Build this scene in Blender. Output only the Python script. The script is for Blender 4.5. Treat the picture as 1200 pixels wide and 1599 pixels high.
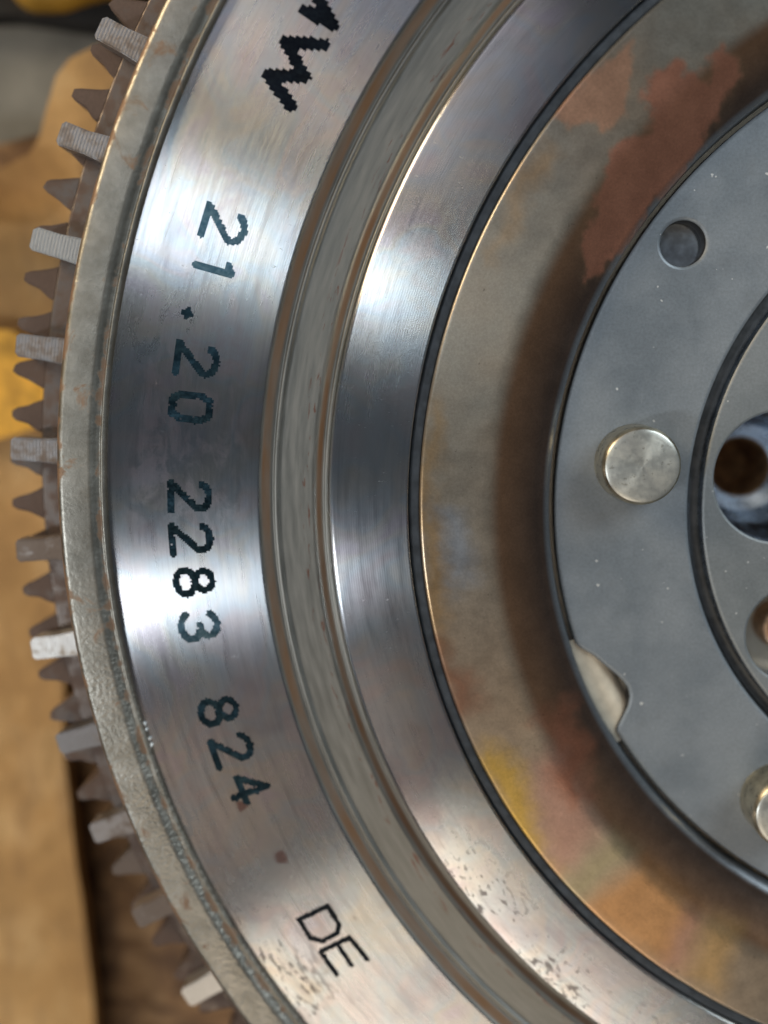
import bpy, bmesh, math, random
import numpy as np
from mathutils import Vector, Matrix

S = 0.001            # all numbers below are millimetres, the scene is in metres
PI = math.pi
sc = bpy.context.scene
for o in list(bpy.data.objects): bpy.data.objects.remove(o)
COL = sc.collection

# ------------------------------------------------------------------ camera
cam_d = bpy.data.cameras.new('camera')
cam = bpy.data.objects.new('camera', cam_d); COL.objects.link(cam); sc.camera = cam
right = Vector((0.999126, 0.0, -0.041795)); up = Vector((-0.005397, 0.991628, -0.129014)); back = Vector((0.041445, 0.129127, 0.990762))
M = Matrix.Identity(4)
for i in range(3):
    M[i][0] = right[i]; M[i][1] = up[i]; M[i][2] = back[i]
M.translation = Vector((-86.863, 16.330, 137.164)) * S
cam.matrix_world = M
cam_d.sensor_fit = 'VERTICAL'; cam_d.sensor_height = 24; cam_d.lens = 1500 / 1599 * 24
cam_d.clip_start = 0.005; cam_d.clip_end = 20
cam_d.dof.use_dof = True; cam_d.dof.focus_distance = 0.1365; cam_d.dof.aperture_fstop = 3.3

# ------------------------------------------------------------------ room light
sc.view_settings.view_transform = 'Standard'; sc.view_settings.look = 'None'
sc.view_settings.exposure = 0.12; sc.view_settings.gamma = 1.0
w = bpy.data.worlds.new('World'); sc.world = w; w.use_nodes = True
bg = w.node_tree.nodes['Background']
bg.inputs['Color'].default_value = (0.88, 0.96, 1.08, 1); bg.inputs['Strength'].default_value = 0.052

def lamp_dir(name, px, py, dist, sx, sy, radiance, color, deg):
    """an area lamp, mirrored in the disc or added as fill, in direction (px, py, 1); sx runs along the disc radius at angle deg above -x"""
    d = bpy.data.lights.new(name, 'AREA'); d.shape = 'RECTANGLE'; d.size = sx; d.size_y = sy
    d.energy = radiance * math.pi * sx * sy; d.color = color
    o = bpy.data.objects.new(name, d); COL.objects.link(o)
    zl = Vector((px, py, 1)).normalized(); c = Vector((-0.11, 0, 0))
    xr = Vector((-math.cos(math.radians(deg)), math.sin(math.radians(deg)), 0)); xl = (xr - zl * xr.dot(zl)).normalized(); yl = zl.cross(xl)
    m = Matrix.Identity(4)
    for i in range(3): m[i][0] = xl[i]; m[i][1] = yl[i]; m[i][2] = zl[i]
    m.translation = c + zl * dist; o.matrix_world = m
    return o
lamp_dir('window_light', -.32, .215, 1.6, 1.10, .15, 3.2, (.84, .93, 1.0), 18)
lamp_dir('lamp_panel_light', -1.08, -.41, 1.6, .36, .10, 64.0, (.90, .95, 1.0), -8)
lamp_dir('warm_wall_light', -.10, -1.08, 1.8, .9, .90, 2.6, (1.0, .85, .68), -45)
lamp_dir('brown_fill_light', -.30, -.50, 1.7, .8, .34, .40, (1.0, .74, .56), -18)  # added dim lamp giving the turned faces a brown reflection
lamp_dir('lavender_fill_light', -.28, .60, 1.7, .95, .50, .62, (.95, .90, 1.0), 40)  # added weak lamp for a lavender reflection near the top
lamp_dir('warm_left_fill', -2.3, 1.7, 1.0, .45, .40, 12.0, (1.0, .79, .52), 30)  # added warm fill so cardboard and matte parts catch enough light
lamp_dir('cool_overhead_fill', 1.35, 1.25, 1.7, .9, .9, 6.5, (.84, .94, 1.0), 45)  # added cool fill lifting the hub and dished plate


# ------------------------------------------------------------------ helpers
def obj(name, me, mat=None, parent=None):
    o = bpy.data.objects.new(name, me); COL.objects.link(o)
    if mat is not None:
        for m in (mat if isinstance(mat, (list, tuple)) else [mat]): me.materials.append(m)
    if parent: o.parent = parent
    return o
def tag(o, label=None, cat=None, group=None, kind=None):
    if label: o['label'] = label
    if cat: o['category'] = cat
    if group: o['group'] = group
    if kind: o['kind'] = kind
    return o
def mesh(name, verts, faces, smooth=True, mats=None):
    me = bpy.data.meshes.new(name); me.from_pydata([(x * S, y * S, z * S) for x, y, z in verts], [], faces)
    if smooth: me.polygons.foreach_set('use_smooth', [True] * len(me.polygons))
    if mats: me.polygons.foreach_set('material_index', mats)
    me.update(); return me
def rounded(prof, rad, seg=4):
    """round the inner corners of an (r, z) polyline"""
    out = [prof[0]]
    for i in range(1, len(prof) - 1):
        a, b, c = Vector(prof[i-1]), Vector(prof[i]), Vector(prof[i+1])
        R = min(rad if not isinstance(rad, (list, tuple)) else rad[i], (a-b).length * .48, (c-b).length * .48)
        p, q = b + (a-b).normalized() * R, b + (c-b).normalized() * R
        for k in range(seg + 1):
            t = k / seg; out.append(tuple((1-t)**2 * p + 2*t*(1-t) * b + t*t * q))
    out.append(prof[-1]); return out
def angles(n):
    return [2 * PI * k / n for k in range(n)]
def lathe(name, prof, n=360, cx=0, cy=0, mats=None, wob=None):
    """profile listed from outside in: normals face up"""
    A = angles(n); V = []; F = []; MI = []
    for j, (r, z) in enumerate(prof):
        for a in A:
            dr, dz = wob(r, z, a) if wob else (0, 0)
            V.append((cx + (r + dr) * math.cos(a), cy + (r + dr) * math.sin(a), z + dz))
    for j in range(len(prof) - 1):
        for k in range(n):
            k2 = (k + 1) % n
            F.append((j*n + k, j*n + k2, (j+1)*n + k2, (j+1)*n + k)); MI.append(mats[j] if mats else 0)
    return mesh(name, V, F, True, MI if mats else None)

# ------------------------------------------------------------------ materials
class NT:
    def __init__(s, name):
        s.m = bpy.data.materials.new(name); s.m.use_nodes = True; s.t = s.m.node_tree; s.N = s.t.nodes; s.L = s.t.links
        s.b = s.N['Principled BSDF']
    def node(s, typ, **kw):
        n = s.N.new(typ)
        for k, v in kw.items(): setattr(n, k, v)
        return n
    def set(s, sock, v):
        if isinstance(v, bpy.types.NodeSocket): s.L.new(v, sock)
        elif v is not None:
            if sock.type == 'RGBA' and len(v) == 3: v = (*v, 1)
            sock.default_value = v
    def math(s, op, a, b=None, c=None, clamp=False):
        n = s.node('ShaderNodeMath', operation=op, use_clamp=clamp)
        for i, v in enumerate((a, b, c)):
            if v is not None: s.set(n.inputs[i], v)
        return n.outputs[0]
    def coords(s):
        tc = s.node('ShaderNodeTexCoord'); vm = s.node('ShaderNodeVectorMath', operation='SCALE')
        s.L.new(tc.outputs['Object'], vm.inputs[0]); vm.inputs['Scale'].default_value = 1000
        s.P = vm.outputs[0]
        sp = s.node('ShaderNodeSeparateXYZ'); s.L.new(s.P, sp.inputs[0])
        s.x, s.y, s.z = sp.outputs
        s.r = s.math('SQRT', s.math('ADD', s.math('MULTIPLY', s.x, s.x), s.math('MULTIPLY', s.y, s.y)))
        # angle from the -x axis in degrees, positive towards -y ; its seam lies on +x
        s.a = s.math('MULTIPLY', s.math('ARCTAN2', s.math('MULTIPLY', s.y, -1), s.math('MULTIPLY', s.x, -1)), -180 / PI * -1)
        return s
    def polar(s, kr, ka, seed=0):
        c = s.node('ShaderNodeCombineXYZ'); s.set(c.inputs[0], s.math('MULTIPLY', s.r, kr)); s.set(c.inputs[1], s.math('MULTIPLY', s.a, ka)); c.inputs[2].default_value = seed
        return c.outputs[0]
    def noise(s, vec, scale=1, detail=3, rough=.55, dist=0, out=0):
        n = s.node('ShaderNodeTexNoise'); s.set(n.inputs['Vector'], vec); n.inputs['Scale'].default_value = scale
        n.inputs['Detail'].default_value = detail; n.inputs['Roughness'].default_value = rough; n.inputs['Distortion'].default_value = dist
        return n.outputs[out]
    def ramp(s, v, stops, interp='LINEAR'):
        n = s.node('ShaderNodeValToRGB'); s.set(n.inputs[0], v); cr = n.color_ramp; cr.interpolation = interp
        while len(cr.elements) < len(stops): cr.elements.new(.5)
        for e, (p, c) in zip(cr.elements, stops):
            e.position = p; e.color = (c, c, c, 1) if isinstance(c, (int, float)) else (*c, 1)
        return n.outputs[0]
    def rng(s, v, a, b, c=0., d=1., smooth=True):
        n = s.node('ShaderNodeMapRange', interpolation_type='SMOOTHSTEP' if smooth else 'LINEAR')
        for i, q in enumerate((v, a, b, c, d)): s.set(n.inputs[i], q)
        return n.outputs[0]
    def mix(s, f, a, b, blend='MIX'):
        n = s.node('ShaderNodeMix', data_type='RGBA', blend_type=blend)
        s.set(n.inputs[0], f); s.set(n.inputs[6], a); s.set(n.inputs[7], b); return n.outputs[2]
    def band(s, v, lo, hi, soft):
        return s.math('MULTIPLY', s.rng(v, lo - soft, lo + soft), s.rng(v, hi - soft, hi + soft, 1., 0.))
    def bump(s, h, strength, dist=1e-4, normal=None):
        n = s.node('ShaderNodeBump'); s.set(n.inputs['Height'], h); n.inputs['Strength'].default_value = strength; n.inputs['Distance'].default_value = dist
        if normal is not None: s.L.new(normal, n.inputs['Normal'])
        return n.outputs[0]
    def out(s, color, rough, metal=1., normal=None, aniso=None, rot=0.0, spec=None):
        s.set(s.b.inputs['Base Color'], color); s.set(s.b.inputs['Roughness'], rough); s.set(s.b.inputs['Metallic'], metal)
        if normal is not None: s.L.new(normal, s.b.inputs['Normal'])
        if spec is not None: s.set(s.b.inputs['Specular IOR Level'], spec)
        if aniso is not None:
            s.set(s.b.inputs['Anisotropic'], aniso); s.b.inputs['Anisotropic Rotation'].default_value = rot
            tn = s.node('ShaderNodeTangent', direction_type='RADIAL', axis='Z'); s.L.new(tn.outputs[0], s.b.inputs['Tangent'])
        return s.m

def m_turned(name, inner):
    t = NT(name).coords()
    blot = t.noise(t.P, .055, 4, .6, .4); blot2 = t.noise(t.P, .021, 2, .5)
    fine = t.noise(t.polar(7.0, .10, 3), 1, 2, .6)           # turning marks drawn out along the circle
    wide = t.noise(t.polar(.9, .16, 8), 1, 4, .62)
    col = t.ramp(blot, [(.28, (.48, .44, .48)), (.44, (.62, .63, .66)), (.56, (.66, .67, .68)), (.72, (.62, .58, .53))])
    # faint rainbow sheen of groove diffraction, painted into the colour
    tint = t.noise(t.P, .085, 2, .5, 1.2)
    col = t.mix(.13, col, t.ramp(tint, [(.30, (.75, .45, .65)), (.42, (.9, .8, .5)), (.52, (.4, .75, .9)), (.64, (.85, .6, .55)), (.75, (.5, .6, .9))]))
    col = t.mix(t.math('MULTIPLY', t.rng(wide, .50, .75), .35), col, (.36, .34, .36))
    tool = t.noise(t.polar(3.6, .025, 40), 1, 3, .7)
    col = t.mix(1., col, t.ramp(tool, [(.32, .92), (.68, 1.04)]), 'MULTIPLY')
    # rust pits in the lower, outer part
    pit = t.noise(t.polar(1.5, 1.0, 21), 1, 3, .6); pitb = t.noise(t.P, .13, 2, .5)
    if inner: zone = t.math('MULTIPLY', t.rng(t.a, 29., 37.), t.rng(t.r, 89., 97.))
    else: zone = t.math('MULTIPLY', t.rng(t.a, 17., 29.), t.rng(t.r, 122., 131.5))
    pm = t.math('MULTIPLY', t.rng(t.math('ADD', pit, t.math('MULTIPLY', t.math('SUBTRACT', pitb, .5), .7)), .57, .65), zone)
    anypit = t.rng(t.noise(t.polar(1.0, .7, 5), 1, 2, .5), .77, .80)
    pm = t.math('MAXIMUM', t.math('MULTIPLY', pm, .62), t.math('MULTIPLY', anypit, .45))
    if not inner:
        for (sx, sy, rad) in ((-108.2, -54.5, 1.35), (-114.1, -46.4, 1.1)):
            dx = t.math('ADD', t.x, -sx); dy = t.math('ADD', t.y, -sy)
            d = t.math('SQRT', t.math('ADD', t.math('MULTIPLY', dx, dx), t.math('MULTIPLY', dy, dy)))
            d = t.math('ADD', d, t.math('MULTIPLY', t.math('SUBTRACT', t.noise(t.P, .9, 2), .5), 1.6))
            col = t.mix(t.math('MULTIPLY', t.rng(d, rad * .5, rad, 1., 0.), .7), col, (.26, .10, .08))
    col = t.mix(pm, col, (.14, .085, .055))
    rough = t.math('ADD', t.rng(blot2, .3, .7, .22 if inner else .24, .27 if inner else .31), t.math('MULTIPLY', t.math('SUBTRACT', wide, .5), .16))
    if not inner:                          # a handled, dulled patch in the middle of the lettering
        pz = t.math('MULTIPLY', t.band(t.a, -13., 1., 3.), t.band(t.r, 113., 130., 3.))
        pn = t.math('MULTIPLY', pz, t.rng(t.noise(t.polar(.35, .35, 51), 1, 5, .7, .8), .38, .66))
        col = t.mix(t.math('MULTIPLY', pn, .55), col, (.50, .41, .45)); rough = t.math('ADD', rough, t.math('MULTIPLY', pn, .16))
    # scratches crossing the turning marks
    sn = t.noise(t.polar(.5, 3.2, 33), 1, 3, .7); sz = t.rng(t.noise(t.P, .05, 2), .5, .62)
    scr = t.math('MULTIPLY', t.rng(sn, .66, .72), sz)
    rough = t.math('ADD', rough, t.math('MULTIPLY', pm, .3)); rough = t.math('ADD', rough, t.math('MULTIPLY', scr, .16), None, True)
    ring = t.math('SINE', t.math('MULTIPLY', t.r, 2 * PI / .33))
    h = t.math('ADD', t.math('MULTIPLY', ring, .6), t.math('MULTIPLY', fine, 1.2))
    h = t.math('ADD', h, t.math('MULTIPLY', pm, -2.5))
    nrm = t.bump(h, .10, 2e-5)
    return t.out(col, rough, t.math('SUBTRACT', 1., t.math('MULTIPLY', pm, .6)), nrm, .95 if inner else 1.0, ANISO_ROT)
ANISO_ROT = 0.25

def m_rim():
    t = NT('cast_rim_steel').coords()
    big = t.noise(t.P, .06, 3); mid = t.noise(t.P, .35, 4, .6); grain = t.noise(t.P, 1.5, 3, .6)
    col = t.ramp(mid, [(.3, (.24, .228, .195)), (.5, (.29, .28, .245)), (.7, (.36, .345, .305))])
    edge = t.math('MAXIMUM', t.rng(t.r, 138.6, 139.9), t.band(t.r, 133.6, 134.4, .35))
    rn = t.noise(t.P, .22, 4, .65, .6)
    rust = t.math('MULTIPLY', t.rng(t.math('ADD', rn, t.math('MULTIPLY', edge, .16)), .60, .72), .75)
    dots = t.rng(t.noise(t.P, .55, 3, .6), .68, .74)
    low = t.rng(t.a, 16., 30.)
    rust = t.math('MAXIMUM', rust, t.math('MULTIPLY', dots, t.math('ADD', .25, t.math('MULTIPLY', low, .6))))
    inn = t.band(t.r, 132.0, 133.05, .25)                  # brown film in the corner of the step
    col = t.mix(t.math('MULTIPLY', inn, .5), col, (.20, .15, .10))
    col = t.mix(t.math('MULTIPLY', t.rng(t.r, 139.2, 139.7), .75), col, (.15, .115, .085))  # outer edge colour darkened to take down its lamp highlight
    col = t.mix(rust, col, t.mix(grain, (.15, .08, .04), (.26, .14, .07)))
    lowrough = t.rng(t.a, 3., 14.)
    rough = t.math('ADD', t.rng(big, .35, .65, .38, .47), t.math('MULTIPLY', rust, .25))
    h = t.math('ADD', t.math('MULTIPLY', grain, t.math('ADD', .3, t.math('MULTIPLY', lowrough, 1.1))), t.math('MULTIPLY', mid, .8))
    nrm = t.bump(h, .42, 2.6e-4)
    return t.out(col, rough, t.math('SUBTRACT', .95, t.math('MULTIPLY', rust, .6)), nrm)

def m_groove():
    t = NT('step_groove_steel').coords()
    mid = t.noise(t.polar(1.2, .22, 1), 1, 4, .6); grain = t.noise(t.P, 1.6, 3, .6)
    col = t.ramp(mid, [(.3, (.23, .23, .21)), (.5, (.27, .268, .245)), (.7, (.32, .312, .285))])
    ob = t.math('MAXIMUM', t.band(t.r, 109.3, 110.45, .25), t.band(t.r, 101.9, 102.6, .22))
    on = t.rng(t.noise(t.polar(.4, .12, 9), 1, 3), .25, .75, .45, 1.)
    col = t.mix(t.math('MULTIPLY', ob, on), col, (.20, .10, .042))
    rz = t.math('MULTIPLY', t.band(t.r, 103.0, 104.7, .4), t.rng(t.noise(t.polar(1.6, .45, 5), 1, 4, .65, .4), .56, .66))
    col = t.mix(t.math('MULTIPLY', rz, .8), col, (.20, .08, .05))
    rough = t.rng(mid, .3, .7, .42, .50)
    ring = t.noise(t.polar(6, .05, 12), 1, 2)
    nrm = t.bump(t.math('ADD', t.math('MULTIPLY', grain, .6), ring), .10, 6e-5)
    om = t.math('MULTIPLY', ob, on)
    return t.out(col, t.math('ADD', rough, t.math('MULTIPLY', om, .15)), t.math('SUBTRACT', .95, t.math('MULTIPLY', om, .55)), nrm, .35, ANISO_ROT)

def m_dish():
    t = NT('heat_tinted_plate').coords()
    at = t.node('ShaderNodeAttribute', attribute_name='stain'); base = at.outputs['Color']
    n1 = t.noise(t.P, .28, 4, .65); n2 = t.noise(t.P, 1.4, 3, .6)
    col = t.mix(.35, base, t.mix(t.rng(n1, .3, .7), t.mix(1., base, (.92, .91, .90), 'MULTIPLY'), t.mix(1., base, (1.08, 1.08, 1.07), 'MULTIPLY')))
    dk = t.rng(t.noise(t.P, .9, 3, .6), .70, .76)
    col = t.mix(t.math('MULTIPLY', dk, .5), col, (.06, .045, .035))
    rough = t.rng(n1, .3, .7, .29, .35)
    gr = t.noise(t.P, 3.2, 3, .7); col = t.mix(.30, col, t.mix(1., col, t.ramp(gr, [(.3, .55), (.7, 1.4)]), 'MULTIPLY'))
    nrm = t.bump(t.math('ADD', n2, t.math('MULTIPLY', t.noise(t.polar(3, .08, 2), 1, 2), .5)), .10, 1e-4)
    return t.out(col, rough, .85, nrm, .6, ANISO_ROT)

def m_hub(name, ca, cb, rough=.5, metal=.35):
    t = NT(name).coords()
    n1 = t.noise(t.P, .07, 4, .6); n2 = t.noise(t.P, 2.2, 3, .6); sp = t.noise(t.P, .5, 2, .5)
    col = t.mix(t.rng(n1, .3, .7), ca, cb)
    col = t.mix(t.math('MULTIPLY', t.rng(t.noise(t.P, .3, 4, .6), .55, .75), .25), col, (.15, .16, .165))
    col = t.mix(t.math('MULTIPLY', t.rng(t.noise(t.P, 1.1, 1, .5), .785, .80), .7), col, (.75, .75, .72))
    sm = t.noise(t.P, .16, 5, .7, 1.5); r = t.math('ADD', t.rng(n1, .3, .7, rough - .08, rough + .06), t.math('MULTIPLY', t.math('SUBTRACT', sm, .5), .35))
    mp = t.node('ShaderNodeMapping'); t.L.new(t.P, mp.inputs[0]); mp.inputs['Rotation'].default_value = (0, 0, .6); mp.inputs['Scale'].default_value = (3.2, .10, 1)
    scr = t.math('MULTIPLY', t.rng(t.noise(mp.outputs[0], 1, 2), .70, .74), t.rng(t.noise(t.P, .08, 2), .52, .62))
    col = t.mix(t.math('MULTIPLY', scr, .35), col, (.42, .43, .43)); col = t.mix(1., col, t.ramp(t.noise(t.P, 2.4, 3, .7), [(.3, .86), (.7, 1.12)]), 'MULTIPLY')
    return t.out(col, r, metal, t.bump(n2, .09, 1e-4))

def m_simple(name, col, rough, metal, kbump=.1, var=.25, scale=.6):
    t = NT(name).coords()
    n = t.noise(t.P, scale, 4, .6)
    c = t.mix(t.rng(n, .3, .7), tuple(q * (1 - var) for q in col), tuple(min(1, q * (1 + var)) for q in col))
    return t.out(c, t.rng(n, .3, .7, max(.05, rough - .06), rough + .06), metal, t.bump(t.noise(t.P, 2.5, 3), kbump, 1e-4))

def m_tooth(name, col, rust, amount, ridged):
    t = NT(name).coords()
    oi = t.node('ShaderNodeObjectInfo')
    c3 = t.node('ShaderNodeVectorMath', operation='ADD'); t.L.new(t.P, c3.inputs[0])
    cx = t.node('ShaderNodeCombineXYZ'); t.set(cx.inputs[0], t.math('MULTIPLY', oi.outputs['Random'], 311.)); t.L.new(cx.outputs[0], c3.inputs[1])
    P = c3.outputs[0]
    n = t.noise(P, .45, 4, .62); g = t.noise(P, 1.8, 3, .6)
    msk = t.rng(t.math('ADD', n, t.math('MULTIPLY', t.math('SUBTRACT', oi.outputs['Random'], .5), .5)), .54 - amount * .3, .78 - amount * .3)
    col = tuple(col); bright = t.mix(oi.outputs['Random'], tuple(q * .45 for q in col), tuple(q * 1.25 for q in col))
    c = t.mix(msk, t.mix(g, t.mix(1., bright, (.8, .8, .8), 'MULTIPLY'), bright) if ridged else t.mix(g, tuple(q * .8 for q in col), col), t.mix(g, tuple(q * .6 for q in rust), rust))
    h = g
    if ridged: h = t.math('ADD', t.math('MULTIPLY', t.math('SINE', t.math('MULTIPLY', t.r, 2 * PI / .5)), .25), g)
    return t.out(c, t.math('ADD', .40, t.math('MULTIPLY', msk, .25)), t.math('SUBTRACT', .95, t.math('MULTIPLY', msk, .7)), t.bump(h, .30 if ridged else .25, 1.2e-4))

def m_cardboard():
    t = NT('brown_cardboard').coords()
    n = t.noise(t.P, .035, 4, .6); f = t.noise(t.P, 1.0, 4, .65)
    st = t.node('ShaderNodeMapping'); t.L.new(t.P, st.inputs[0]); st.inputs['Scale'].default_value = (.25, .04, 1)
    fl = t.noise(st.outputs[0], 1, 3, .6)
    c = t.ramp(n, [(.3, (.24, .125, .04)), (.5, (.44, .255, .09)), (.68, (.62, .41, .19))])
    c = t.mix(t.math('MULTIPLY', t.rng(fl, .5, .75), .4), c, (.22, .125, .05))
    c = t.mix(t.math('MULTIPLY', t.rng(f, .55, .75), .25), c, (.18, .10, .05))
    return t.out(c, .75, 0., t.bump(t.math('ADD', n, f), .5, 5e-4))

def m_wood():
    t = NT('rough_brown_board').coords()
    mp = t.node('ShaderNodeMapping'); t.L.new(t.P, mp.inputs[0]); mp.inputs['Scale'].default_value = (.05, .11, .1); mp.inputs['Rotation'].default_value = (0, 0, .35)
    n = t.noise(mp.outputs[0], 1, 5, .65, 1.0); b = t.noise(t.P, .11, 4, .65)
    c = t.ramp(n, [(.30, (.05, .022, .008)), (.44, (.17, .085, .032)), (.56, (.32, .18, .075)), (.70, (.48, .30, .15))])
    c = t.mix(t.math('MULTIPLY', t.rng(b, .46, .62), .75), c, (.085, .04, .016))
    return t.out(c, .7, 0., t.bump(n, .6, 1e-3))

MT = m_turned('turned_face_steel', False); MF = m_turned('turned_inner_steel', True)
MR = m_rim(); MG = m_groove(); MD = m_dish()
MH = m_hub('grey_hub_steel', (.18, .208, .232), (.235, .26, .28))
MI_ = m_hub('grey_centre_steel', (.185, .205, .212), (.235, .252, .258), .5)
M_black = m_simple('black_seal', (.030, .036, .043), .5, .0, .1, .3)
M_dark = m_simple('shaded_recess_steel', (.035, .036, .038), .45, .4)  # shade of side walls and recesses put into the colour
M_pale = m_simple('pale_steel', (.62, .68, .74), .4, .5)
M_seat = m_simple('bright_seat_steel', (.80, .84, .88), .3, .9, .05, .08)
M_hg = m_simple('slate_groove_steel', (.085, .09, .092), .45, .4)
M_beige = m_simple('tan_plate', (.66, .58, .45), .5, .15, .05, .08)
def m_pin():
    t = NT('pin_end_steel').coords(); n = t.noise(t.P, .5, 4, .65)
    c = t.mix(t.rng(n, .35, .7), (.52, .53, .49), (.64, .64, .58)); c = t.mix(t.math('MULTIPLY', t.rng(t.noise(t.P, 1.3, 3), .62, .7), .5), c, (.25, .23, .18))
    return t.out(c, t.rng(n, .3, .7, .36, .48), .85, t.bump(t.math('ADD', t.noise(t.polar(2.2, .01), 1, 2), t.noise(t.P, 1.5, 3)), .12, 1e-4), .6, ANISO_ROT)
M_pin = m_pin()
M_brass = m_simple('gilded_pin_side', (.36, .33, .25), .32, .9, .1, .3)
M_bore = m_simple('blued_bore_steel', (.34, .41, .50), .26, .95, .05, .25)
M_rustbore = m_simple('rusty_thread', (.50, .28, .13), .5, .3, .2, .4)
M_bolt = m_simple('bolt_end_copper', (.40, .24, .14), .4, .8)
M_trig = m_tooth('trigger_tooth_steel', (.37, .355, .35), (.20, .16, .135), .36, True)
M_bright = m_tooth('glint_tooth_steel', (.80, .79, .76), (.40, .34, .28), .12, True)  # bright copy of the tooth steel, a strong reflection put into the colour
M_tring = m_tooth('trigger_ring_steel', (.36, .35, .36), (.17, .125, .105), .10, True)
M_gear = m_tooth('ring_gear_steel', (.16, .135, .12), (.13, .085, .065), .8, False)
M_card = m_cardboard(); M_wood = m_wood()
M_floor = m_simple('grey_concrete', (.20, .185, .15), .85, 0, .4, .25, .08)
M_yel = m_simple('yellow_tan_wood', (.50, .30, .085), .55, 0, .2, .2, .1)
M_patch = m_simple('light_patch', (.66, .36, .05), .8, 0, .3, .45, .12)
M_amber = m_simple('amber_plastic', (.35, .19, .02), .5, 0, .1, .25, .08)
M_blk = m_simple('shadow_black', (.010, .009, .008), .95, 0, .2, .2)
def m_ink(name, ca, cb):
    t = NT(name).coords()
    n = t.noise(t.P, 1.6, 3, .6)
    col = t.mix(t.rng(n, .35, .7), ca, cb)
    return t.out(col, t.rng(n, .3, .7, .34, .40), 1.0, None, .6, ANISO_ROT)
M_ink = m_ink('dark_teal_marking', (.012, .026, .036), (.026, .052, .068)); M_sheen = m_ink('sheen_teal_marking', (.055, .115, .155), (.12, .20, .25)); M_bold = m_ink('black_marking', (.008, .010, .014), (.014, .018, .022))  # paler teal ink copy paints reflected sheen on characters in bright sectors
M_white = m_simple('white_paint_fleck', (.75, .75, .72), .5, 0)

# ------------------------------------------------------------------ measured data (x, y in mm on the disc)
CHARS = [('2', -114.98, 38.7), ('1', -116.47, 32.77), ('.', -120.45, 26.68), ('2', -119.34, 20.14), ('0', -120.34, 13.43), ('2', -120.86, 0.59), ('2', -120.84, -5.61), ('8', -120.44, -11.98), ('3', -119.85, -18.71), ('8', -117.28, -31.6), ('2', -115.48, -37.55), ('4', -112.97, -43.54)]
STROKES = {'D': ([(-105.66, -64.57), (-101.21, -62.27), (-99.46, -65.26), (-99.77, -66.63), (-102.14, -68.05), (-103.91, -67.47), (-105.66, -64.57)], 0.85), 'E': ([(-95.16, -70.82), (-97.9, -67.32), (-102.35, -69.75), (-99.91, -73.49)], 0.8), 'Em': ([(-99.78, -68.41), (-97.63, -71.84)], 0.8), 'W': ([(-100.7, 62.42), (-105.94, 62.82), (-103.45, 58.31), (-108.55, 58.63), (-105.35, 54.57)], 2.0), 'M': ([(-107.26, 74.36), (-103.14, 71.46), (-104.56, 68.63), (-102.11, 69.82), (-99.72, 64.71), (-103.54, 66.82)], 2.0)}
STAINS = [('salmon', [(-69.37, 52.46), (-69.07, 54.29), (-66.09, 56.33), (-62.75, 60.01), (-59.41, 62.66), (-58.06, 60.52), (-57.31, 58.54), (-58.11, 57.06), (-58.75, 55.42), (-59.02, 53.34), (-60.79, 52.11), (-62.49, 51.13), (-63.39, 52.39), (-65.15, 53.33), (-67.3, 52.85)]), ('red', [(-56.77, 55.39), (-56.66, 57.04), (-54.18, 59.48), (-52.93, 60.12), (-51.6, 59.04), (-49.86, 58.03), (-46.8, 60.04), (-44.19, 58.78), (-46.16, 55.27), (-47.72, 51.97), (-48.37, 49.31), (-54.4, 42.37), (-56.02, 38.98), (-59.78, 33.84), (-63.67, 31.09), (-64.24, 36.03), (-63.95, 41.17), (-62.32, 45.41), (-59.42, 49.59), (-56.88, 51.24)]), ('tan', [(-76.57, 34.37), (-75.33, 39.54), (-73.41, 45.51), (-70.85, 48.61), (-69.09, 47.58), (-70.15, 44.46), (-72.98, 41.07), (-74.83, 36.52)]), ('ochre', [(-86.06, 14.9), (-85.13, 12.18), (-85.14, 0.24), (-84.04, -11.01), (-82.83, -21.53), (-84.11, -25.42), (-85.84, -20.6), (-87.49, -11.04), (-88.01, 2.09)]), ('rust', [(-85.84, -20.6), (-83.2, -21.53), (-81.77, -24.42), (-79.88, -25.37), (-79.36, -29.27), (-80.45, -33.21), (-82.64, -32.26), (-84.58, -26.4)]), ('steel', [(-84.3, -1.61), (-81.53, -1.6), (-80.09, -7.2), (-80.96, -11.93), (-83.29, -11.48), (-84.45, -6.29)]), ('yellow', [(-79.05, -39.14), (-75.95, -36.6), (-72.38, -40.02), (-69.59, -46.99), (-67.74, -53.03), (-66.68, -57.3), (-70.42, -53.09), (-74.84, -47.09)]), ('mauve', [(-70.7, -39.0), (-66.06, -34.96), (-62.87, -41.85), (-60.59, -48.83), (-63.68, -54.47), (-66.5, -56.89), (-68.57, -50.0), (-70.42, -43.49)]), ('redslope', [(-68.95, -32.06), (-65.69, -31.03), (-62.75, -35.9), (-62.06, -43.83), (-63.9, -45.87), (-66.87, -40.92)]), ('olive', [(-66.26, -58.94), (-58.09, -49.79), (-54.97, -52.56), (-63.02, -61.34)]), ('orange', [(-62.72, -61.95), (-53.67, -54.26), (-44.82, -61.73), (-48.25, -71.67), (-57.58, -66.7)]), ('mauve', [(-46.73, -61.57), (-43.83, -62.53), (-46.76, -72.68), (-49.73, -70.67)]), ('gold', [(-43.82, -62.73), (-38.52, -64.15), (-41.36, -75.16), (-46.76, -72.68)])]
SHEET_EDGE = [(-194.61, 56.11), (-170.87, 55.67), (-163.79, 55.61), (-158.38, 58.01), (-156.26, 60.75), (-154.89, 65.14), (-152.76, 71.12), (-150.08, 74.12), (-145.38, 76.22), (-140.78, 76.37), (-135.9, 67.65), (-147.26, 28.48), (-154.7, -19.45), (-156.88, -55.1), (-156.0, -64.28), (-154.68, -81.62), (-153.79, -98.01), (-153.16, -111.8), (-153.0, -134.8), (-209.25, -136.77)]
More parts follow.
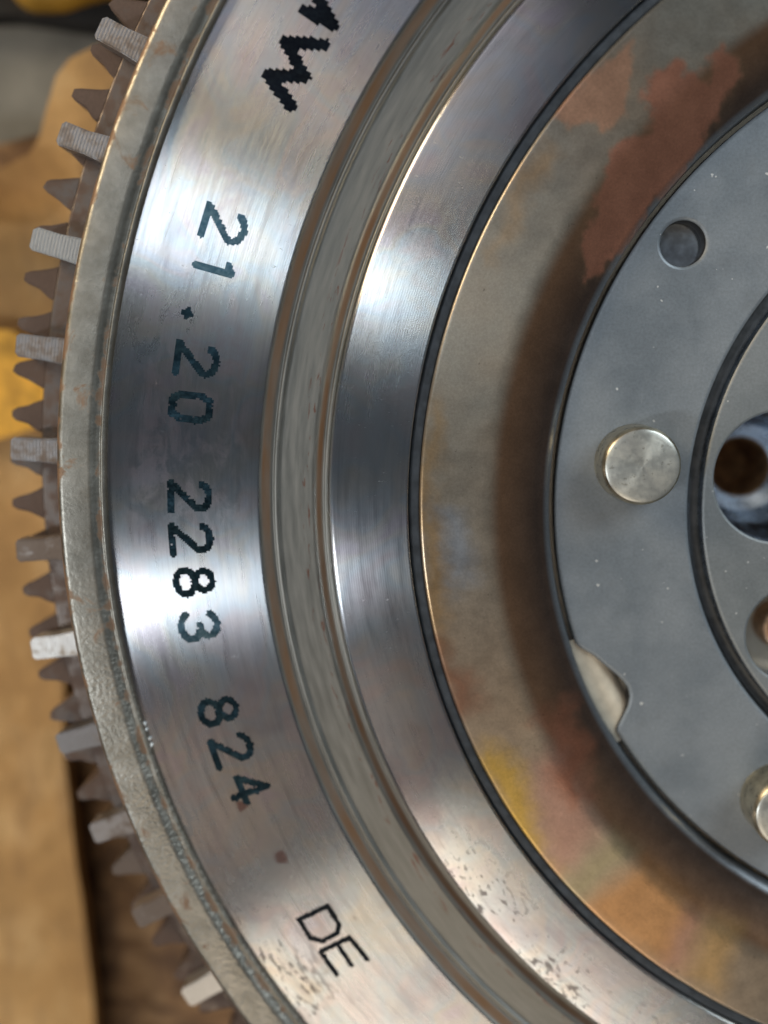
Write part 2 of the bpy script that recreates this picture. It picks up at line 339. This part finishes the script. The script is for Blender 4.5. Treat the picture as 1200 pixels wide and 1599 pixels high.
P_misc = {'blob': (-162.95, 50.47), 'yellowtop': (-146.62, 88.55), 'darktop': (-161.3, 87.5), 'grey': (-171.75, 73.81), 'bright': (-165.16, 18.0), 'woodc': (-146.28, -104.16)}
SPOTS = {'red1': (-108.18, -54.46), 'tan1': (-114.1, -46.4), 'bead': (-134.68, -1.16), 'w1': (-128.85, -33.76), 'w2': (-128.16, -36.55)}
PATCH_EDGE = [(-177.63, 27.73), (-165.87, 26.9), (-160.96, 26.32), (-156.9, 22.78), (-154.77, 17.96), (-155.93, 13.35), (-157.8, 8.93), (-160.94, 7.99), (-166.99, 6.33), (-179.06, 5.13)]

# ================================================================== the flywheel
fw = bpy.data.objects.new('flywheel', None); COL.objects.link(fw); fw.empty_display_size = .02
tag(fw, 'steel dual mass flywheel with toothed rim, printed numbers and heat-stained centre', 'flywheel')

rng = random.Random(4)
wv = [(rng.uniform(0, 6.28), rng.choice((37, 53, 71, 97, 131))) for _ in range(6)]
def ripple(amp):
    def f(r, z, a):
        return 0, amp * sum(math.sin(q * a + p) for p, q in wv) / 3
    return f
rim_prof = rounded([(139.2, -14), (139.9, -6), (140.0, 0.7), (139.3, 1.5), (134.9, 1.5), (134.2, .75), (133.75, .55), (133.45, .95), (133.0, .75), (132.85, .1), (132.75, -.6)],
                   [0, .2, .4, .5, .5, .35, .25, .25, .25, .1, 0], 4)
obj('rim', lathe('rim', rim_prof, 720, wob=ripple(.05)), MR, fw)
face = obj('printed_face', lathe('printed_face', rounded([(133.1, 0), (110.9, 0), (110.55, -.35), (110.5, -1.2)], .15, 3), 720), MT, fw)
groove_prof = rounded([(110.75, -.12), (110.45, -.45), (108.95, -1.75), (108.6, -1.3), (108.25, -1.3), (107.9, -1.75), (103.1, -1.75), (102.7, -2.0), (101.7, -2.9), (101.35, -2.45), (101.0, -2.45), (100.75, -2.9), (100.5, -2.9)], .3, 4)
obj('stepped_groove', lathe('stepped_groove', groove_prof, 720), MG, fw)
obj('inner_face', lathe('inner_face', rounded([(100.55, -3.2), (100.5, -.4), (100.1, 0), (89.35, 0), (89.15, -.2), (89.1, -2.5)], .25, 3), 720), MF, fw)
obj('seal_ring', lathe('seal_ring', rounded([(89.3, -2.2), (88.95, -.95), (88.7, -.7), (87.75, -.75), (87.5, -1.0), (87.45, -2.2)], .3, 4), 720), M_black, fw)

# ---- heat-tinted dished plate: dense grid so its stains have their own shapes
def pnoise(x, y, seed, f):
    """smooth value noise on arrays"""
    x = x * f + seed * 17.3; y = y * f + seed * 9.1
    xi = np.floor(x).astype(np.int64); yi = np.floor(y).astype(np.int64); u = x - xi; v = y - yi
    u = u*u*(3-2*u); v = v*v*(3-2*v)
    def h(a, b):
        k = (a * 374761393 + b * 668265263 + seed * 144269) & 0x7fffffff
        k = ((k ^ (k >> 13)) * 1274126177) & 0x7fffffff
        return ((k ^ (k >> 16)) & 0xffff) / 65535.0
    return (h(xi, yi)*(1-u) + h(xi+1, yi)*u)*(1-v) + (h(xi, yi+1)*(1-u) + h(xi+1, yi+1)*u)*v
def fbm(x, y, seed, f):
    return sum(pnoise(x, y, seed + k, f * 2**k) * .5**k for k in range(4)) / 1.875
def inside_soft(px, py, poly, soft):
    """1 inside the outline, 0 outside, blurred over +-soft"""
    n = len(poly); ins = np.zeros(px.shape, bool); d2 = np.full(px.shape, 1e9)
    for i in range(n):
        x1, y1 = poly[i]; x2, y2 = poly[(i+1) % n]
        c = ((y1 > py) != (y2 > py)) & (px < (x2-x1) * (py-y1) / ((y2-y1) + 1e-12) + x1); ins ^= c
        ex, ey = x2-x1, y2-y1; t = np.clip(((px-x1)*ex + (py-y1)*ey) / (ex*ex + ey*ey), 0, 1)
        d2 = np.minimum(d2, (px-x1-t*ex)**2 + (py-y1-t*ey)**2)
    sd = np.sqrt(d2) * np.where(ins, 1, -1)
    q = np.clip(sd / soft * .5 + .5, 0, 1); return q*q*(3-2*q)
dish_key = rounded([(87.55, -2.4), (87.5, -.75), (87.2, -.45), (76.9, -.45), (70.2, -2.9), (69.3, -3.1), (68.5, -3.7), (68.2, -6.5)], [0, .15, .2, 1.6, 1.0, .5, .5, .5], 5)
prof = []
for (r1, z1), (r2, z2) in zip(dish_key, dish_key[1:]):
    k = max(1, int(math.hypot(r1-r2, z1-z2) / .28))
    for i in range(k): prof.append((r1 + (r2-r1)*i/k, z1 + (z2-z1)*i/k))
prof.append(dish_key[-1])
A = list(np.radians(np.arange(112, 256, .22))) + list(np.radians(np.arange(256, 472, 1.5)))
na = len(A); P = np.array(prof); AA = np.array(A)
X = P[:, :1] * np.cos(AA)[None]; Y = P[:, :1] * np.sin(AA)[None]; Z = np.repeat(P[:, 1:], na, 1)
V = np.stack([X, Y, Z], -1).reshape(-1, 3)
F = [(j*na+k, j*na+(k+1) % na, (j+1)*na+(k+1) % na, (j+1)*na+k) for j in range(len(prof)-1) for k in range(na)]
me = mesh('dished_plate', V.tolist(), F)
x, y = V[:, 0], V[:, 1]; rr = np.hypot(x, y)
nx = x + (fbm(x, y, 3, .22) - .5) * 5.0 + (fbm(x, y, 8, .9) - .5) * 1.6; ny = y + (fbm(x, y, 5, .22) - .5) * 5.0 + (fbm(x, y, 9, .9) - .5) * 1.6
c = np.zeros((len(V), 3)); n1 = fbm(x, y, 1, .10)[:, None]
c[:] = np.array((.35, .285, .215)) * (1-n1) + np.array((.30, .305, .275)) * n1
an = np.degrees(np.arctan2(-y, -x))       # 0 on -x, + towards -y is negative here
low = np.clip((an * -1 * -1 - (-12)) / 26, 0, 1)[:, None]
c = c * (1-.55*low) + np.array((.42, .31, .21)) * .55 * low
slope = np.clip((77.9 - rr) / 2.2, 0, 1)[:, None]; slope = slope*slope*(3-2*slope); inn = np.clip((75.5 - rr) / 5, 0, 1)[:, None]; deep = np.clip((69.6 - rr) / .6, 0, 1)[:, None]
c = c * (1-slope) + (np.array((.25, .145, .085)) * (1-inn) + np.array((.10, .072, .058)) * inn) * slope  # heat-tint brown, with the slope's reflected darkening painted in toward the lip
c = c * (1-deep) + np.array((.22, .24, .26)) * deep  # bluish lip highlight painted into the colour
SC = dict(salmon=(.56, .32, .21), red=(.52, .225, .145), tan=(.42, .29, .17), ochre=(.40, .25, .11), rust=(.32, .16, .10), steel=(.34, .37, .41),
          yellow=(.55, .36, .07), mauve=(.44, .25, .20), redslope=(.36, .15, .09), olive=(.36, .32, .19), orange=(.55, .27, .09), gold=(.58, .37, .15))
for nm, poly in STAINS:
    straight = nm in ('olive', 'orange', 'gold', 'mauve')
    ux, uy = (x + (nx-x)*.35, y + (ny-y)*.35) if straight else (nx, ny)
    m = inside_soft(ux, uy, poly, 2.6 if nm not in ('salmon', 'red') else .6)[:, None] * (.72 if straight else .85)
    if nm in ('salmon', 'red'):            # paler fringe
        m2 = inside_soft(nx, ny, poly, 1.8)[:, None]; c = c * (1-.35*m2) + np.array((.42, .29, .17)) * .35 * m2
    if nm not in ('redslope',): m = m * (1 - .12 * slope)
    m = m * (1 - (.35 if nm == 'red' else .9)*deep)
    c = c * (1-m) + np.array(SC[nm]) * m
c *= 1.2 * (.95 + .10 * fbm(x, y, 11, .5))[:, None]
att = me.color_attributes.new('stain', 'FLOAT_COLOR', 'POINT')
att.data.foreach_set('color', np.concatenate([c, np.ones((len(V), 1))], 1).astype(np.float32).ravel())
obj('dished_plate', me, MD, fw)

# ---- hub: flat plates with holes, cut from outlines
def plate(name, outlines, ztop, thick, bevel=.25):
    cu = bpy.data.curves.new(name, 'CURVE'); cu.dimensions = '2D'; cu.fill_mode = 'BOTH'
    cu.extrude = (thick/2 - bevel) * S; cu.bevel_depth = bevel * S; cu.bevel_resolution = 2; cu.offset = -bevel * S
    for pts in outlines:
        s = cu.splines.new('POLY'); s.points.add(len(pts)-1); s.use_cyclic_u = True
        for p, q in zip(s.points, pts): p.co = (q[0]*S, q[1]*S, 0, 1)
    o = bpy.data.objects.new('tmp', cu); COL.objects.link(o)
    dg = bpy.context.evaluated_depsgraph_get(); m = bpy.data.meshes.new_from_object(o.evaluated_get(dg))
    bpy.data.objects.remove(o); m.name = name
    m.materials.clear()
    m.polygons.foreach_set('material_index', [1 if abs(p.normal.z) < .35 else 0 for p in m.polygons])
    m.transform(Matrix.Translation((0, 0, (ztop - thick/2) * S))); return m
def circ(cx, cy, r, n=64): return [(cx + r*math.cos(2*PI*k/n), cy + r*math.sin(2*PI*k/n)) for k in range(n)]
def pol(r, deg): return r*math.cos(math.radians(deg)), r*math.sin(math.radians(deg))
PIN0 = 174.65; PINR = 56.4
outl = []
notch = [(-6.9, 67.6), (-6.2, 67.2), (-5.4, 66.4), (-4.4, 65.5), (-2.6, 64.5), (-1.2, 63.7), (.2, 63.1), (1.4, 62.9), (2.5, 63.2), (3.4, 63.9), (4.1, 64.9), (4.9, 66.2), (5.5, 67.2), (5.9, 67.6)]
NOTCHES = [206.0, 326.0, 86.0]
deg = 0.0
while deg < 360:
    near = [q for q in NOTCHES if abs((deg - q + 180) % 360 - 180) < 7.2]
    if not near: outl.append(pol(67.6, deg))
    else:
        d = (deg - near[0] + 180) % 360 - 180
        outl.append(pol(float(np.interp(d, [a for a, b in notch], [b for a, b in notch])), deg))
    deg += .5
holes = [circ(*pol(62.1, 143.9 + 120*k), 3.15, 40) for k in range(3)]
hub = obj('hub_plate', plate('hub_plate', [outl, circ(0, 0, 48.0, 240)] + holes, -5, 3.1, .55), [MH, M_dark], fw)  # second material paints the shade on the side walls
BOLTS = [(34.9, 174.65, 9.6), (37.4, 213.0, 7.2), (34.9, 251.5, 9.6), (37.4, 290, 7.2), (34.9, 328.5, 9.6), (37.4, 7, 7.2), (34.9, 45.5, 9.6), (37.4, 97.0, 7.2), (34.9, 136.0, 9.6)]
obj('centre_disc', plate('centre_disc', [circ(0, 0, 46.0, 240), circ(0, 0, 20, 120)] + [circ(*pol(r, d), h, 72) for r, d, h in BOLTS], -5, 6.0, .45), [MI_, M_bore], fw)
obj('hub_groove', lathe('hub_groove', rounded([(48.9, -5.35), (48.1, -5.6), (47.6, -7.4), (46.6, -7.5), (45.9, -7.2), (45.7, -6.5)], .5, 3), 240), M_hg, fw)
obj('backing_plate', plate('backing_plate', [circ(0, 0, 69.8, 240), circ(0, 0, 50.5, 240)] + [circ(*pol(62.1, 143.9 + 120*k), 3.5, 40) for k in range(3)], -8.15, 2.2, .2), [M_beige, M_dark], fw)
obj('lower_disc', lathe('lower_disc', [(69.5, -10.6), (49.2, -10.6)], 240), M_pale, fw)
for q in NOTCHES:                      # a tan tab shows through each notch
    pr_ = rounded([(69.2, -5.5), (65.4, -5.75), (63.9, -6.6), (63.3, -8.1)], .7, 3); nn = 28
    vv = [(*pol(r, q - 7.4 + 14.8*k/(nn-1)), z) for r, z in pr_ for k in range(nn)]
    ff = [(j*nn+k, j*nn+k+1, (j+1)*nn+k+1, (j+1)*nn+k) for j in range(len(pr_)-1) for k in range(nn-1)]
    obj('tan_tab', mesh('tan_tab', vv, ff), M_beige, fw)
obj('centre_sleeve', lathe('centre_sleeve', [(20.2, -10.8), (19.8, -40), (2, -40)], 120), M_dark, fw)
# bolt seats: a blued bowl with a threaded hole in its bottom
for i, (r, d, h) in enumerate(BOLTS):
    cx, cy = pol(r, d)
    if h > 9:
        pr = [(h + .9, -10.6), (h + .5, -15.5), (h - .6, -19.0), (h - 2.4, -21.6), (h - 3.8, -22.9), (5.25, -23.3), (4.95, -23.6)]
        pr = rounded(pr, .8, 3)
        th = [(4.9 + (.35 if q % 2 else -.25), -23.9 - q * .75) for q in range(14)]
        o = obj('bolt_seat', lathe('bolt_seat', pr, 96, mats=[1 if r < 7.0 else 0 for r, z in pr[:-1]]), [M_bore, M_seat], fw)
        tm = lathe('threaded_hole', [pr[-1]] + th + [(4.0, -36), (.05, -40)], 96)
        for arr in (o.data, tm): arr.transform(Matrix.Translation((cx*S, cy*S, 0)))
        obj('threaded_hole', tm, M_rustbore, o)
    else:
        o = obj('bolt_seat', lathe('bolt_seat', rounded([(h + .7, -10.7), (h + .4, -12), (h - .8, -13.0), (3.0, -13.2)], .6, 3), 72), M_beige, fw)
        b = lathe('bolt_end', rounded([(3.7, -14), (3.7, -9.6), (3.0, -8.9), (.05, -8.7)], .5, 3), 48)
        for arr in (o.data, b): arr.transform(Matrix.Translation((cx*S, cy*S, 0)))
        obj('bolt_end', b, M_bolt, o)
# rivet pins
pin_key = [(5.8, -5.6), (5.75, -5.05), (5.65, -4.6), (5.6, .1), (5.2, .85), (4.7, 1.0), (3.2, 1.08), (1.6, 1.12), (.02, 1.1)]
pp = rounded(pin_key, .25, 2)
pm = lathe('rivet_pin', pp, 72, mats=[0 if r > 5.25 else 1 for r, z in pp[:-1]])
for i in range(6):
    me_ = pm if i == 0 else pm
    o = bpy.data.objects.new('rivet_pin', pm); COL.objects.link(o); o.parent = fw
    cx, cy = pol(PINR, PIN0 + 60*i); o.location = (cx*S, cy*S, 0); o.rotation_euler.z = i * 1.3
pm.materials.append(M_brass); pm.materials.append(M_pin)

# ---- sensor ring with square teeth, in front of the ring gear
trig = obj('trigger_ring', lathe('trigger_ring', rounded([(142.0, -9.0), (142.0, -5.8), (141.7, -5.5), (138.5, -5.5)], .2, 3), 720), M_tring, fw)
def tooth_mesh(name, outline, z0, z1, bev):
    """outline (radial, tangential) in mm; local +x outward"""
    bm = bmesh.new(); vs = [bm.verts.new((r*S, t*S, z1*S)) for r, t in outline]; f = bm.faces.new(vs)
    if f.normal.z < 0: f.normal_flip()
    bm.normal_update()
    e = bmesh.ops.extrude_face_region(bm, geom=[f])
    vv = [v for v in e['geom'] if isinstance(v, bmesh.types.BMVert)]
    bmesh.ops.translate(bm, verts=vv, vec=(0, 0, (z0-z1)*S))
    bmesh.ops.recalc_face_normals(bm, faces=bm.faces)
    bmesh.ops.bevel(bm, geom=[q for q in bm.edges if abs(q.verts[0].co.z - z1*S) < 1e-7 and abs(q.verts[1].co.z - z1*S) < 1e-7], offset=bev*S, segments=2, affect='EDGES')
    m = bpy.data.meshes.new(name); bm.to_mesh(m); bm.free(); return m
tvar = []
for q in range(4):
    g = random.Random(q); j = lambda s=.12: g.uniform(-s, s)
    tvar.append(tooth_mesh('trigger_tooth', [(141.6, -2.0+j()), (145.4, -1.78+j()), (149.0+j(), -1.72+j()), (149.5+j(), -1.3), (149.6+j(), 1.2), (149.1+j(), 1.68+j()), (145.2, 1.75+j()), (141.6, 2.0+j())], -9.0, -5.45, .22))
for q in tvar: q.materials.append(M_trig)
for k in range(60):
    if k in (28, 29): continue          # the reference gap, on the far side
    tm_ = tvar[k % 4]
    if k in (2, 6, 58): tm_ = tm_.copy(); tm_.materials.clear(); tm_.materials.append(M_bright)   # paler steel copy paints strong reflections on these teeth
    o = bpy.data.objects.new('trigger_tooth', tm_); COL.objects.link(o); o.parent = trig
    o.rotation_euler.z = math.radians(177.3 + 6*k)
gear = obj('ring_gear', lathe('ring_gear', rounded([(146.3, -22), (146.5, -9.9), (146.2, -9.5), (138, -9.5)], .3, 3), 720), M_gear, fw)
gm = []
for q in range(4):
    g = random.Random(50+q); j = lambda s=.15: g.uniform(-s, s)
    gm.append(tooth_mesh('gear_tooth', [(146.0, -2.75), (147.3, -2.15+j()), (148.8+j(), -1.5+j()), (150.4+j(), -1.0), (151.2+j(), -.55+j()), (151.3+j(), .5+j()), (150.5+j(), 1.0), (148.8+j(), 1.5+j()), (147.3, 2.15+j()), (146.0, 2.75)], -22.0, -9.55, .3))
for q in gm: q.materials.append(M_gear)
for k in range(136):
    o = bpy.data.objects.new('gear_tooth', gm[(k*7) % 4]); COL.objects.link(o); o.parent = gear
    o.rotation_euler.z = math.radians(175.35 + 360/136*k)
obj('rear_plate', lathe('rear_plate', [(144.0, -22), (143.5, -38), (100, -38.5)], 240), M_gear, fw)

# ---- marking: characters built of small printed cells
def arc(cx, cy, rx, ry, a0, a1, n=10):
    return [(cx + rx*math.cos(math.radians(a0 + (a1-a0)*k/n)), cy + ry*math.sin(math.radians(a0 + (a1-a0)*k/n))) for k in range(n+1)]
GL = {   # strokes in a box 0.8 wide, 1 high, centred
 '2': [arc(0, .26, .34, .24, 165, -25, 10) + [(-.36, -.46)], [(-.38, -.47), (.40, -.47)]],
 '1': [[(0.02, -.48), (0.02, .44)], [(.02, .44), (-.16, .32)]],
 '.': [[(-.09, 0), (.09, 0)], [(0, -.09), (0, .09)]],
 '0': [[(-.33, -.25), (-.33, .25), (-.2, .46), (.2, .46), (.33, .25), (.33, -.25), (.2, -.46), (-.2, -.46), (-.33, -.25)]],
 '8': [arc(0, .245, .27, .22, 0, 360, 14), arc(0, -.235, .34, .245, 0, 360, 14)],
 '3': [arc(-.02, .235, .31, .225, 160, -90, 12), arc(-.02, -.225, .35, .245, 90, -160, 12)],
 '4': [[(.14, -.48), (.14, .46), (-.38, -.2), (.38, -.2)]],
}
def cells(strokes, half, name, origin, upv, cell, seed, z=.02, drop=.003):
    """raster strokes (mm, local x right / y up) into square cells lying on the face"""
    g = random.Random(seed); ox, oy = origin; ux, uy = upv; rx, ry = uy, -ux
    segs = [(a, b) for s in strokes for a, b in zip(s, s[1:])]
    xs = [p[0] for s in strokes for p in s]; ys = [p[1] for s in strokes for p in s]
    V = []; F = []
    nx0, nx1 = int((min(xs)-half)/cell)-1, int((max(xs)+half)/cell)+1; ny0, ny1 = int((min(ys)-half)/cell)-1, int((max(ys)+half)/cell)+1
    for i in range(nx0, nx1+1):
        for k in range(ny0, ny1+1):
            px, py = i*cell, k*cell; d = 9e9
            for (x1, y1), (x2, y2) in segs:
                ex, ey = x2-x1, y2-y1; L = ex*ex+ey*ey + 1e-9; t = max(0, min(1, ((px-x1)*ex+(py-y1)*ey)/L)); d = min(d, math.hypot(px-x1-t*ex, py-y1-t*ey))
            if d < half + g.uniform(-.06, .06) and g.random() > drop:
                b = len(V); e = cell*.5
                for sx, sy in ((-e, -e), (e, -e), (e, e), (-e, e)):
                    qx, qy = px+sx, py+sy; V.append((ox + qx*rx + qy*ux, oy + qx*ry + qy*uy, z))
                F.append((b, b+1, b+2, b+3))
    return mesh(name, V, F, False)
for i, (ch, x, y) in enumerate(CHARS):
    L = math.hypot(x, y); upv = (-x/L, -y/L); h = 5.75
    st = [[(px*h*.93, py*h) for px, py in s] for s in GL[ch]]
    m = cells(st, .52 if ch != '.' else .40, 'printed_digit' if ch != '.' else 'printed_dot', (x, y), upv, .26, i)
    obj(m.name, m, M_sheen if i in (0, 1, 8) else M_ink, face)
def world_strokes(keys, name, half, cell, seed, drop):
    pts = [p for k in keys for p in STROKES[k][0]]; ox = sum(p[0] for p in pts)/len(pts); oy = sum(p[1] for p in pts)/len(pts)
    L = math.hypot(ox, oy); ux, uy = -ox/L, -oy/L; rx, ry = uy, -ux
    st = [[((px-ox)*rx + (py-oy)*ry, (px-ox)*ux + (py-oy)*uy) for px, py in STROKES[k][0]] for k in keys]
    m = cells(st, half, name, (ox, oy), (ux, uy), cell, seed, .02, drop); obj(name, m, M_bold, face)
STROKES['M'] = ([(-100.8, 71.2), (-96.4, 69.6), (-102.0, 69.2), (-99.5, 65.0), (-103.4, 66.9)], 2.0)
world_strokes(['D'], 'printed_letter', .40, .16, 71, 0); world_strokes(['E', 'Em'], 'printed_letter', .40, .16, 72, 0)
world_strokes(['W'], 'printed_letter', .85, .42, 73, 0); world_strokes(['M'], 'printed_letter', .85, .42, 74, 0)

# ---- white flecks and a rust scab stuck in the corner of the rim
def fleck(name, x, y, z, sx, sy, sz, seed, mat):
    g = random.Random(seed); bm = bmesh.new(); bmesh.ops.create_icosphere(bm, subdivisions=2, radius=1)
    for v in bm.verts:
        k = 1 + g.uniform(-.3, .25); v.co = Vector((v.co.x*sx*k, v.co.y*sy*k, v.co.z*sz*k)) * S
    m = bpy.data.meshes.new(name); bm.to_mesh(m); bm.free(); o = obj(name, m, mat, fw); o.location = (x*S, y*S, z*S); o.rotation_euler.z = g.uniform(0, 3)
for i, (x, y, q) in enumerate(((-128.7, -33.7, .45), (-128.1, -36.1, .5), (-127.9, -37.2, .6), (-128.3, -34.6, .25))): fleck('paint_fleck', x, y, .15, q, q*.7, .3, i, M_white)

# ================================================================== what it lies on
floor = obj('floor', mesh('floor', [(-700, -700, -58), (700, -700, -58), (700, 700, -58), (-700, 700, -58)], [(0, 1, 2, 3)]), M_floor)
tag(floor, kind='structure')
def slab(name, pts, z0, z1, mat, amp, freq, seed, step=4.0):
    """sheet with an outline, a thickness and gentle buckles"""
    xs = [p[0] for p in pts]; ys = [p[1] for p in pts]
    bm = bmesh.new(); vs = [bm.verts.new((p[0], p[1], z1)) for p in pts]; f = bm.faces.new(vs)
    bmesh.ops.triangulate(bm, faces=[f])
    for axis, lo, hi in ((0, min(xs), max(xs)), (1, min(ys), max(ys))):
        q = lo + step
        while q < hi:
            no = Vector((1, 0, 0)) if axis == 0 else Vector((0, 1, 0))
            bmesh.ops.bisect_plane(bm, geom=bm.verts[:] + bm.edges[:] + bm.faces[:], plane_co=no*q, plane_no=no); q += step
    bmesh.ops.recalc_face_normals(bm, faces=bm.faces)
    if sum(f.normal.z for f in bm.faces) < 0: bmesh.ops.reverse_faces(bm, faces=bm.faces)
    e = bmesh.ops.extrude_face_region(bm, geom=bm.faces[:])
    top = [v for v in e['geom'] if isinstance(v, bmesh.types.BMVert)]
    for v in top: v.co.z += 0
    tops = set(top)
    for v in bm.verts:
        if v not in tops: v.co.z += z0 - z1
    X = np.array([v.co.x for v in bm.verts]); Y = np.array([v.co.y for v in bm.verts]); D = (fbm(X, Y, seed, freq) - .5) * 2 * amp
    for v, d in zip(bm.verts, D): v.co.z += d; v.co *= S
    bmesh.ops.recalc_face_normals(bm, faces=bm.faces)
    m = bpy.data.meshes.new(name); bm.to_mesh(m); bm.free(); return m
sheet = obj('cardboard_sheet', slab('cardboard_sheet', SHEET_EDGE, -43.5, -40, M_card, 2.2, .03, 3), M_card)
tag(sheet, 'buckled brown cardboard sheet under the left edge of the flywheel', 'cardboard')
board = obj('wooden_board', slab('wooden_board', [(-400, -330), (260, -330), (260, 60), (-150, 66), (-165, 20), (-400, 10)], -57.5, -50, M_wood, 1.2, .05, 9, 14.0), M_wood)
tag(board, 'rough dark brown board beneath the toothed rim at the lower left', 'board')
def capsule(name, a, b, r0, r1, mat, seed):
    a, b = Vector(a), Vector(b); ax = (b-a).normalized(); s = ax.cross(Vector((0, 0, 1))).normalized(); t = ax.cross(s); L = (b-a).length
    g = random.Random(seed); V = []; F = []; n = 28; prof = []
    for k in range(7): q = k/6*PI/2; prof.append((-r0*math.cos(q)*.8, r0*math.sin(q)))
    for k in range(1, 8): prof.append((L*k/8, r0 + (r1-r0)*k/8 + .5*math.sin(k*1.7)))
    for k in range(7): q = k/6*PI/2; prof.append((L + r1*math.sin(q)*.8, r1*math.cos(q)))
    for l, r in prof:
        for k in range(n):
            q = 2*PI*k/n; V.append(tuple(a + ax*l + (s*math.cos(q) + t*math.sin(q)*.8) * max(r, .05)))
    for j in range(len(prof)-1):
        for k in range(n): F.append((j*n+k, j*n+(k+1) % n, (j+1)*n+(k+1) % n, (j+1)*n+k))
    m = mesh(name, V, F); bm = bmesh.new(); bm.from_mesh(m); bmesh.ops.recalc_face_normals(bm, faces=bm.faces); bm.to_mesh(m); bm.free()
    return obj(name, m, mat)
yb = capsule('wooden_peg', (-215, 52, -34), (-166, 48.5, -31), 8, 6.5, M_yel, 1)
tag(yb, 'blurred yellow tan rounded wooden peg at the left picture edge', 'peg')
ab = capsule('amber_canister', (-160, 93, -52), (-128, 98, -48), 7, 8, M_amber, 2)
tag(ab, 'blurred amber plastic canister behind the top teeth of the flywheel', 'canister')
bb = obj('shadow_sheet', slab('shadow_sheet', [(-330, 88), (-165, 86), (-145, 83), (-100, 80), (-100, 260), (-330, 260)], -57.8, -52, M_blk, 1.0, .03, 5, 10.0), M_blk)  # black sheet laid in to stand for the shadow there
tag(bb, 'black sheet standing for the shadow at the upper left corner', 'mat')
cl = obj('light_patch', slab('light_patch', PATCH_EDGE, -38.0, -36.6, M_patch, 1.6, .09, 12, 3.0), M_patch)  # added patch imitating warm light on the cardboard sheet
tag(cl, 'added yellow orange patch for warm light on the cardboard behind the left teeth', 'light patch')
